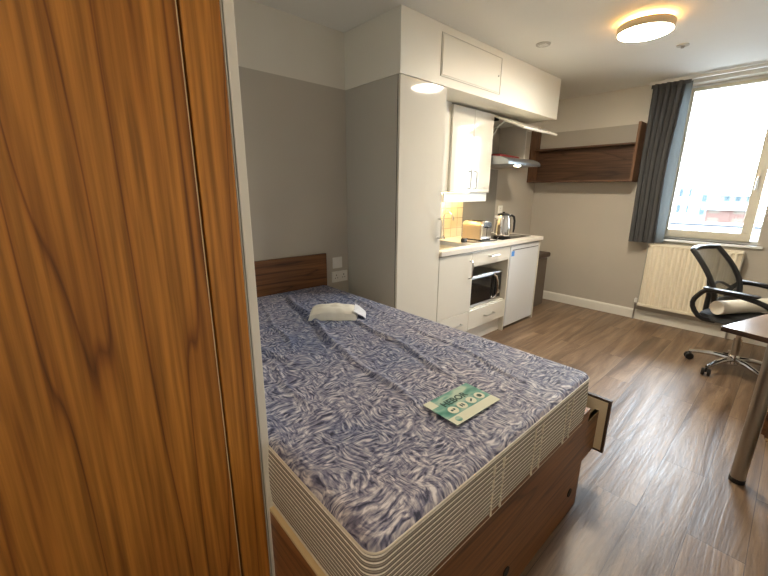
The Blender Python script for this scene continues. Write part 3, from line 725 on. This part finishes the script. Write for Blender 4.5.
# wall shelf
ws = thing('wall_shelf', 'dark walnut wall shelf unit with raised ends, left of the window', 'shelf', (.58, 2.9, 1.48))
SF = 2.775
obj('shelf_board', B().box(.022, 1.118, SF, L - .002, 1.478, 1.500, .001), M['shelf'], ws)
obj('side_edging', B().box(1.903, 1.9225, -.20, .0145, .3722, .3765, .001), M['cream_edge'], dw)
obj('back_board', B().box(.022, 1.118, L - .020, L - .002, 1.500, 1.87, .001), M['shelf'], ws)
obj('top_board', B().box(.022, 1.118, L - .12, L - .0205, 1.852, 1.87, .001), M['shelf'], ws)
obj('end_board', B().box(.003, .0215, SF, L - .002, 1.478, 2.075, .001), M['walnut_z'], ws)
obj('end_board', B().box(1.1185, 1.143, SF, L - .002, 1.478, 2.05, .001), M['walnut_z'], ws)

# radiator
rd = thing('radiator', 'cream ribbed panel radiator below the window', 'radiator', (1.72, 2.93, .16))
RX0, RX1, RZ0, RZ1 = 1.362, 2.09, .175, .852
prof = []; n = 17; w_ = (RX1 - RX0 - .04) / n
pts = [(RX0, 2.915)]
for i in range(n):
    a = RX0 + .02 + i * w_
    pts += [(a, 2.905), (a + w_ * .20, 2.890), (a + w_ * .60, 2.890), (a + w_ * .80, 2.905)]
pts += [(RX1, 2.915), (RX1, 2.925), (RX0, 2.925)]
obj('ribbed_panel', B().prism(pts, 'z', RZ0 + .03, RZ1 - .02), M['radiator'], rd)
obj('rim', B().box(RX0 - .002, RX1 + .002, 2.891, 2.926, RZ0, RZ0 + .03, .004), M['radiator'], rd)
obj('rim', B().box(RX0 - .002, RX1 + .002, 2.891, 2.926, RZ1 - .022, RZ1 - .006, .004), M['radiator'], rd)
obj('rear_panel', B().box(RX0, RX1, 2.955, 2.968, RZ0, RZ1 - .01, .003), M['radiator'], rd)
gr = B()
for i in range(36):
    xx = RX0 + .012 + i * (RX1 - RX0 - .024) / 35; gr.box(xx - .003, xx + .003, 2.897, 2.966, RZ1 - .005, RZ1 + .001)
gr.box(RX0 - .002, RX1 + .002, 2.892, 2.898, RZ1 - .006, RZ1 + .003).box(RX0 - .002, RX1 + .002, 2.966, 2.972, RZ1 - .006, RZ1 + .003)
obj('top_grille', gr, M['radiator'], rd)
for xx in (RX0 - .006, RX1 + .002): obj('side_cover', B().box(xx, xx + .004, 2.894, 2.970, RZ0 + .02, RZ1 + .001), M['line'], rd)
vb = B().tube([(RX0 - .03, 2.94, .003), (RX0 - .03, 2.94, .20)], .008, 10); vb.tube([(RX0 - .032, 2.94, .19), (RX0 - .002, 2.94, .19)], .010, 10)
obj('pipe', vb, M['satin_leg'], rd, smooth=True)
obj('valve', B().lathe([(0, 0), (.014, 0), (.016, .03), (.010, .045), (0, .045)], (RX0 - .03, 2.94, .20), 14), M['white_pl'], rd, smooth=True)
obj('pipe', B().tube([(RX1 + .025, 2.94, .003), (RX1 + .025, 2.94, .20), (RX1 + .004, 2.94, .20)], .008, 10), M['satin_leg'], rd, smooth=True)
for xx in (1.5, 1.93): obj('bracket', B().box(xx, xx + .03, 2.969, L - .001, .3, .75), M['line'], rd)

# curtain and its track
tr = thing('curtain_track', 'white curtain track fixed under the ceiling above the window', 'curtain track', (1.8, 2.9, 2.40))
obj('rail', B().box(1.13, 2.75, 2.872, 2.905, 2.385, 2.412, .003), M['white_pl'], tr)
for xx in (1.25, 1.95, 2.6): obj('bracket', B().box(xx, xx + .04, 2.88, 2.90, 2.412, H), M['white_pl'], tr)
cn = thing('curtain', 'dark grey pleated curtain drawn to the left of the window', 'curtain', (1.3, 2.88, .86))
def cur(u, v):
    z = .862 + (2.385 - .862) * v
    w = (1 - .16 * math.sin(PI * min(1, (1 - v) * 1.1)) )
    xl = 1.155 + .015 * (1 - v); xr = 1.42 - .015 * (1 - v)
    xr -= .02 * math.sin(PI * (1 - v))**2
    x = xl + (xr - xl) * u
    ph = 2 * PI * 5.6 * u + .7 * math.sin(3 * v)
    amp = .020 + .010 * (1 - v)
    y = 2.872 + amp * math.sin(ph) + .008 * math.sin(ph * .5 + 2)
    x += .010 * math.sin(2 * ph + 1) * (1 - .3 * v)
    return (x, y, z)
obj('pleated_cloth', B().grid(cur, 150, 30), M['curtain'], cn, smooth=True)
def lin(u, v):
    z = .87 + (2.375 - .87) * v
    x0_ = 1.34; x1_ = 1.468 + .012 * (1 - v)
    return (x0_ + (x1_ - x0_) * u, 2.912 + .012 * math.sin(5 * u + 1), z)
obj('lining', B().grid(lin, 16, 20), M['lining'], cn, smooth=True)
obj('heading_tape', B().box(1.15, 1.46, 2.874, 2.879, 2.35, 2.384), M['curtain'], cn)

# ================================================================== CEILING FITTINGS
lx, ly = 1.485, 1.275
cl = thing('ceiling_light', 'large round lit ceiling light with warm glow', 'ceiling light', (lx, ly, H - .07))
obj('mount', B().lathe([(0, H - .0005), (.10, H - .0005), (.10, H - .022), (0, H - .022)], (lx, ly, 0), 40), M['halo'], cl, smooth=True)
obj('housing', B().lathe([(.10, H - .022), (.152, H - .024), (.158, H - .03), (.156, H - .068), (.149, H - .0715), (.149, H - .069), (.10, H - .0225)], (lx, ly, 0), 56), M['lamp_rim'], cl, smooth=True)
obj('diffuser', B().lathe([(0, H - .079), (.10, H - .078), (.14, H - .075), (.1485, H - .0715), (.1485, H - .069), (0, H - .069)], (lx, ly, 0), 56), M['lamp'], cl, smooth=True)
vt = thing('ceiling_vent', 'small round slatted ceiling vent left of the ceiling light', 'vent', (.854, 1.19, H - .012))
obj('ring', B().lathe([(.035, H - .0005), (.052, H - .0005), (.05, H - .008), (.035, H - .010)], (.854, 1.19, 0), 32), M['line'], vt, smooth=True)
obj('grille', B().lathe([(0, H - .001), (.034, H - .001), (.034, H - .004), (0, H - .004)], (.854, 1.19, 0), 28), M['grey_panel'], vt)
g = B()
for k in range(5): g.box(.828 + k * .013, .833 + k * .013, 1.165, 1.215, H - .012, H - .0045)
obj('slat', g, M['white_pl'], vt)
sd = thing('sprinkler', 'tiny round ceiling sprinkler right of the ceiling light', 'sprinkler', (1.549, 1.95, H - .01))
obj('cover_plate', B().lathe([(0, H - .0005), (.04, H - .0005), (.038, H - .006), (0, H - .008)], (1.549, 1.95, 0), 28), M['line'], sd, smooth=True)
obj('nozzle', B().lathe([(0, H - .0085), (.014, H - .0085), (.010, H - .02), (0, H - .02)], (1.549, 1.95, 0), 16), M['grey_panel'], sd, smooth=True)
# second fitting over the entrance, behind the viewpoint
e2 = thing('ceiling_light', 'round lit ceiling light over the entrance behind the wardrobe', 'ceiling light', (2.35, -2.35, H - .07))
obj('housing', B().lathe([(0, H - .0005), (.14, H - .0005), (.156, H - .03), (.149, H - .069), (0, H - .069)], (2.35, -2.35, 0), 40), M['lamp_rim'], e2, smooth=True)
obj('diffuser', B().lathe([(0, H - .079), (.14, H - .075), (.1485, H - .0695), (0, H - .0695)], (2.35, -2.35, 0), 40), M['lamp_dim'], e2, smooth=True)

# ================================================================== DESK
th = math.atan2(-.29, .957)
dk = thing('desk', 'walnut desk standing askew at the right edge on round metal legs', 'desk', (2.227, .556, 0), rotz=th)
obj('desk_top', B().box(0, .62, 0, 1.35, .725, .75, .0015), M['desk'], dk, local=True)
obj('edge_band', B().box(-.0012, .6212, -.0012, 1.3512, .7262, .7488), M['shelf'], dk, local=True)
for ax, ay in ((.185, .045), (.57, .045), (.57, 1.30)):
    lg = obj('leg', B().lathe([(.029, .004), (.029, .724)], (ax, ay, 0), 24), M['satin_leg'], dk, smooth=True, local=True)
    obj('foot', B().lathe([(0, .001), (.031, .001), (.031, .022), (.0292, .024), (0, .024)], (ax, ay, 0), 24), M['black'], lg, smooth=True, local=True)
pd = thing('drawer_pedestal', 'walnut drawer pedestal standing under the desk', 'drawers', (2.227, .556, 0), rotz=th)
obj('carcass', B().box(.09, .56, .575, .97, .02, .70, .001), M['walnut_z'], pd, local=True)
obj('plinth', B().box(.095, .555, .58, .965, .002, .0199), M['cream_edge'], pd, local=True)
for z0 in (.03, .25, .47):
    o = obj('drawer', B().box(.072, .0895, .578, .967, z0, z0 + .212, .001), M['walnut_y'], pd, local=True)
    obj('handle', B().tube([(.072, .70, z0 + .15), (.045, .705, z0 + .15), (.045, .835, z0 + .15), (.072, .84, z0 + .15)], .005, 8), M['steel'], o, smooth=True, local=True)

# ================================================================== OFFICE CHAIR (local: faces +x)
ch = thing('office_chair', 'black mesh-back office chair with chrome star base by the radiator', 'chair', (2.235, 2.09, 0), rotz=math.radians(-15))
R15 = math.radians(15)
st = B().lathe([(.035, .06), (.035, .13), (.028, .14), (0, .14)], (0, 0, 0), 20)
hubo = obj('star_base', st, M['chrome'], ch, smooth=True, local=True)
for k in range(5):
    a = math.radians(172 + 72 * k) + R15
    c_, s_ = math.cos(a), math.sin(a)
    obj('base_arm', B().tube([(c_ * .03, s_ * .03, .105), (c_ * .12, s_ * .12, .105), (c_ * .21, s_ * .21, .088), (c_ * .275, s_ * .275, .072)], [.022, .019, .016, .014], 10), M['chrome'], hubo, smooth=True, local=True)
    rt = Matrix.Rotation(a + .6, 3, 'Z') @ Matrix.Rotation(PI / 2, 3, 'X')
    cs = B()
    for off in (-.018, .018):
        n_v = (Matrix.Rotation(a + .6, 3, 'Z') @ Vector((0, off, 0)))
        cs.lathe([(0, -.011), (.024, -.011), (.029, -.006), (.029, .006), (.024, .011), (0, .011)], (c_ * .275 + n_v.x, s_ * .275 + n_v.y, .0295), 18, rt)
    cs.tube([(c_ * .275, s_ * .275, .03), (c_ * .275, s_ * .275, .066)], .008, 8)
    obj('castor', cs, M['black'], hubo, smooth=True, local=True)
obj('gas_column', B().lathe([(.026, .14), (.026, .27), (.016, .271), (.016, .39), (0, .39)], (0, 0, 0), 18), M['satin_leg'], ch, smooth=True, local=True)
obj('tilt_mechanism', B().box(-.11, .10, -.07, .07, .385, .42, .008).tube([(0, .06, .40), (.0, .24, .395)], .006, 8), M['black'], ch, local=True)
def seat(u, v):
    a, c = 2 * u - 1, 2 * v - 1
    # superellipse mapping
    m_ = max(abs(a), abs(c), 1e-6); r_ = max((abs(a / m_) ** 5 + abs(c / m_) ** 5) ** (1 / 5), 1)
    x, y = a / r_ * .235, c / r_ * .24
    e = max(0, 1 - m_ ** 6)
    return (x, y, .425 + .05 * e ** .35 - (.01 * max(0, a) ** 2))
obj('seat', B().grid(seat, 28, 28).grid(lambda u, v: (seat(u, v)[0], seat(u, v)[1], .4215), 20, 20), M['black_soft'], ch, smooth=True, local=True)
# backrest: curved frame with mesh, leaning back a little, at local x = -.24
def bk(u, v):    # u across, v up
    c = 2 * u - 1
    w = .20 + .018 * math.sin(PI * v)
    z = .55 + .385 * v + .006 * (1 - c * c) * v
    x = -.165 + .035 * c * c + .02 * math.sin(PI * v) - .205 * v ** 1.5
    return Vector((x, c * w, z))
fr = [bk(0, k / 10) for k in range(11)] + [bk(k / 10, 1) for k in range(1, 11)] + [bk(1, 1 - k / 10) for k in range(1, 11)] + [bk(1 - k / 10, 0) for k in range(1, 10)]
bo = obj('backrest', B().tube(fr, .019, 10, closed=True), M['black'], ch, smooth=True, local=True)
obj('mesh_panel', B().grid(lambda u, v: bk(.04 + .92 * u, .02 + .96 * v), 16, 20), M['mesh'], bo, smooth=True, local=True, label='see-through black mesh panel of the backrest')
lum = [bk(.1 + .08 * k, .18 + .16 * math.sin(PI * k / 10)) + Vector((-.02, 0, 0)) for k in range(11)]
obj('lumbar_bar', B().tube(lum, .010, 8), M['black'], bo, smooth=True, local=True)
obj('back_support', B().tube([(-.08, 0, .405), (-.20, 0, .40), (-.245, 0, .44), (-.245, 0, .56), (-.27, 0, .70)], [.022, .022, .02, .018, .014], 10), M['black'], bo, smooth=True, local=True)
for s_ in (-1, 1):
    yy = s_ * .275
    P = [(-.10, s_ * .20, .418), (-.17, s_ * .265, .43), (-.225, yy, .50), (-.235, yy, .56), (-.20, yy, .62), (-.17, yy, .655), (-.10, yy, .667), (.05, yy, .655), (.16, yy, .635), (.215, yy, .605),
         (.225, yy, .565), (.19, yy, .52), (.12, yy, .485), (.05, s_ * .262, .445), (.0, s_ * .20, .418)]
    # smooth the loop
    Q = []
    for i in range(len(P) - 1):
        a, b_ = Vector(P[i]), Vector(P[i + 1])
        Q += [a.lerp(b_, .25), a.lerp(b_, .75)]
    obj('armrest', B().tube([P[0]] + Q + [P[-1]], .0175, 10), M['black'], ch, smooth=True, local=True)
    obj('arm_pad', B().box(-.18, .14, yy - .027, yy + .027, .664, .682, .008), M['black'], ch, smooth=True, local=True)

rl = thing('paper_roll', 'thick roll of white paper lying on the office chair seat', 'paper roll', (2.10, 1.98, .545))
dv = Vector((.40, .66, 0)).normalized(); p0 = Vector((2.085, 1.88, .5325)); p1 = p0 + dv * .50
rot = Vector((0, 0, 1)).rotation_difference(dv).to_matrix()
obj('roll', B().lathe([(.018, 0), (.049, 0), (.052, .003), (.052, .517), (.049, .52), (.018, .52)], p0, 32, rot), M['paper'], rl, smooth=True)
obj('core', B().lathe([(.012, .002), (.018, .002), (.018, .498), (.012, .498), (.012, .002)], p0, 20, rot).lathe([(0, .02), (.012, .02), (.012, .022), (0, .022)], p0, 16, rot), M['cardboard'], rl, smooth=True)

# ================================================================== OUTSIDE
def building(name, label, cat, b, m, roof=None, grp=None):
    t_ = thing(name, label, cat, b['c'])
    x0, x1, y0, y1, z0, z1 = b['b']
    obj('walls', B().box(*b['b']), m, t_)
    obj('roof', B().box(x0 - .2, x1 + .2, y0 - .2, y1 + .2, z1, z1 + .3), M['roof_pale'] if roof is None else roof, t_)
    return t_
def bld(x0, x1, y0, y1, z1, name, label, m):
    t_ = building(name, label, 'building', dict(c=((x0 + x1) / 2, (y0 + y1) / 2, -18), b=(x0, x1, y0, y1, -18, z1)), m); return t_
bld(-11.2, -7.6, 60, 66, 2.7, 'tower_block', 'white tower block seen through the left of the window', M['tower'])
bld(-14.5, -10.0, 90, 98, 2.2, 'office_block', 'wide pale block behind the tower in the window', M['block'])
bld(-10.0, -3.6, 105, 112, 1.0, 'office_block', 'long pale block on the skyline in the middle of the window', M['block'])
bld(-3.0, 3.0, 112, 118, .2, 'office_block', 'pale block on the skyline at the right of the window', M['block'])
bld(-1.55, .3, 28, 34, .45, 'brick_terrace', 'orange brick terrace roof seen low in the window', M['terrace'])
bld(-8.5, 2.5, 18, 26, -.47, 'flat_roof_building', 'white flat-roofed building just below the window view', M['roof_pale'])
tag(obj('parapet_wall', B().box(-8.5, 2.5, 22.3, 22.45, -.169, -.07), M['parapet']), 'thin grey parapet line across the flat roof outside', 'parapet')
struct('floor_outside', B().box(-160, 160, 8, 400, -18.2, -18), M['roof_pale'])

# ================================================================== LIGHT
W = bpy.data.worlds.new('overcast'); S.world = W; W.use_nodes = True
bg = W.node_tree.nodes['Background']; bg.inputs[0].default_value = (.76, .89, 1.0, 1); bg.inputs[1].default_value = 9.5
pl = bpy.data.lights.new('window_portal', 'AREA'); pl.shape = 'RECTANGLE'; pl.size = WX1 - WX0; pl.size_y = WZ1 - WZ0
pl.cycles.is_portal = True
po = bpy.data.objects.new('window_portal', pl); C.objects.link(po); po.location = ((WX0 + WX1) / 2, L + .20, (WZ0 + WZ1) / 2); po.rotation_euler = (-PI / 2, 0, 0)

# ================================================================== CAMERA
cam = bpy.data.cameras.new('camera'); co = bpy.data.objects.new('camera', cam); C.objects.link(co)
Rv = Vector((0.67049, 0.74186, 0.008853)); Uv = Vector((-0.192897, 0.162791, 0.967621)); Fv = Vector((-0.716401, 0.65049, -0.252253))
mw_ = Matrix((( Rv.x, Uv.x, -Fv.x, 2.3813), (Rv.y, Uv.y, -Fv.y, -1.7653), (Rv.z, Uv.z, -Fv.z, 1.3586), (0, 0, 0, 1)))
co.matrix_world = mw_
cam.sensor_fit = 'HORIZONTAL'; cam.sensor_width = 36; cam.lens = 36 * 371.68 / 768
cam.clip_start = .02; cam.clip_end = 600
S.camera = co
S.view_settings.view_transform = 'Standard'; S.view_settings.look = 'None'; S.view_settings.exposure = 1.9; S.view_settings.gamma = 1
S.view_settings.use_curve_mapping = False
S.cycles.use_denoising = True
S.cycles.max_bounces = 10; S.cycles.diffuse_bounces = 6; S.cycles.sample_clamp_indirect = 6
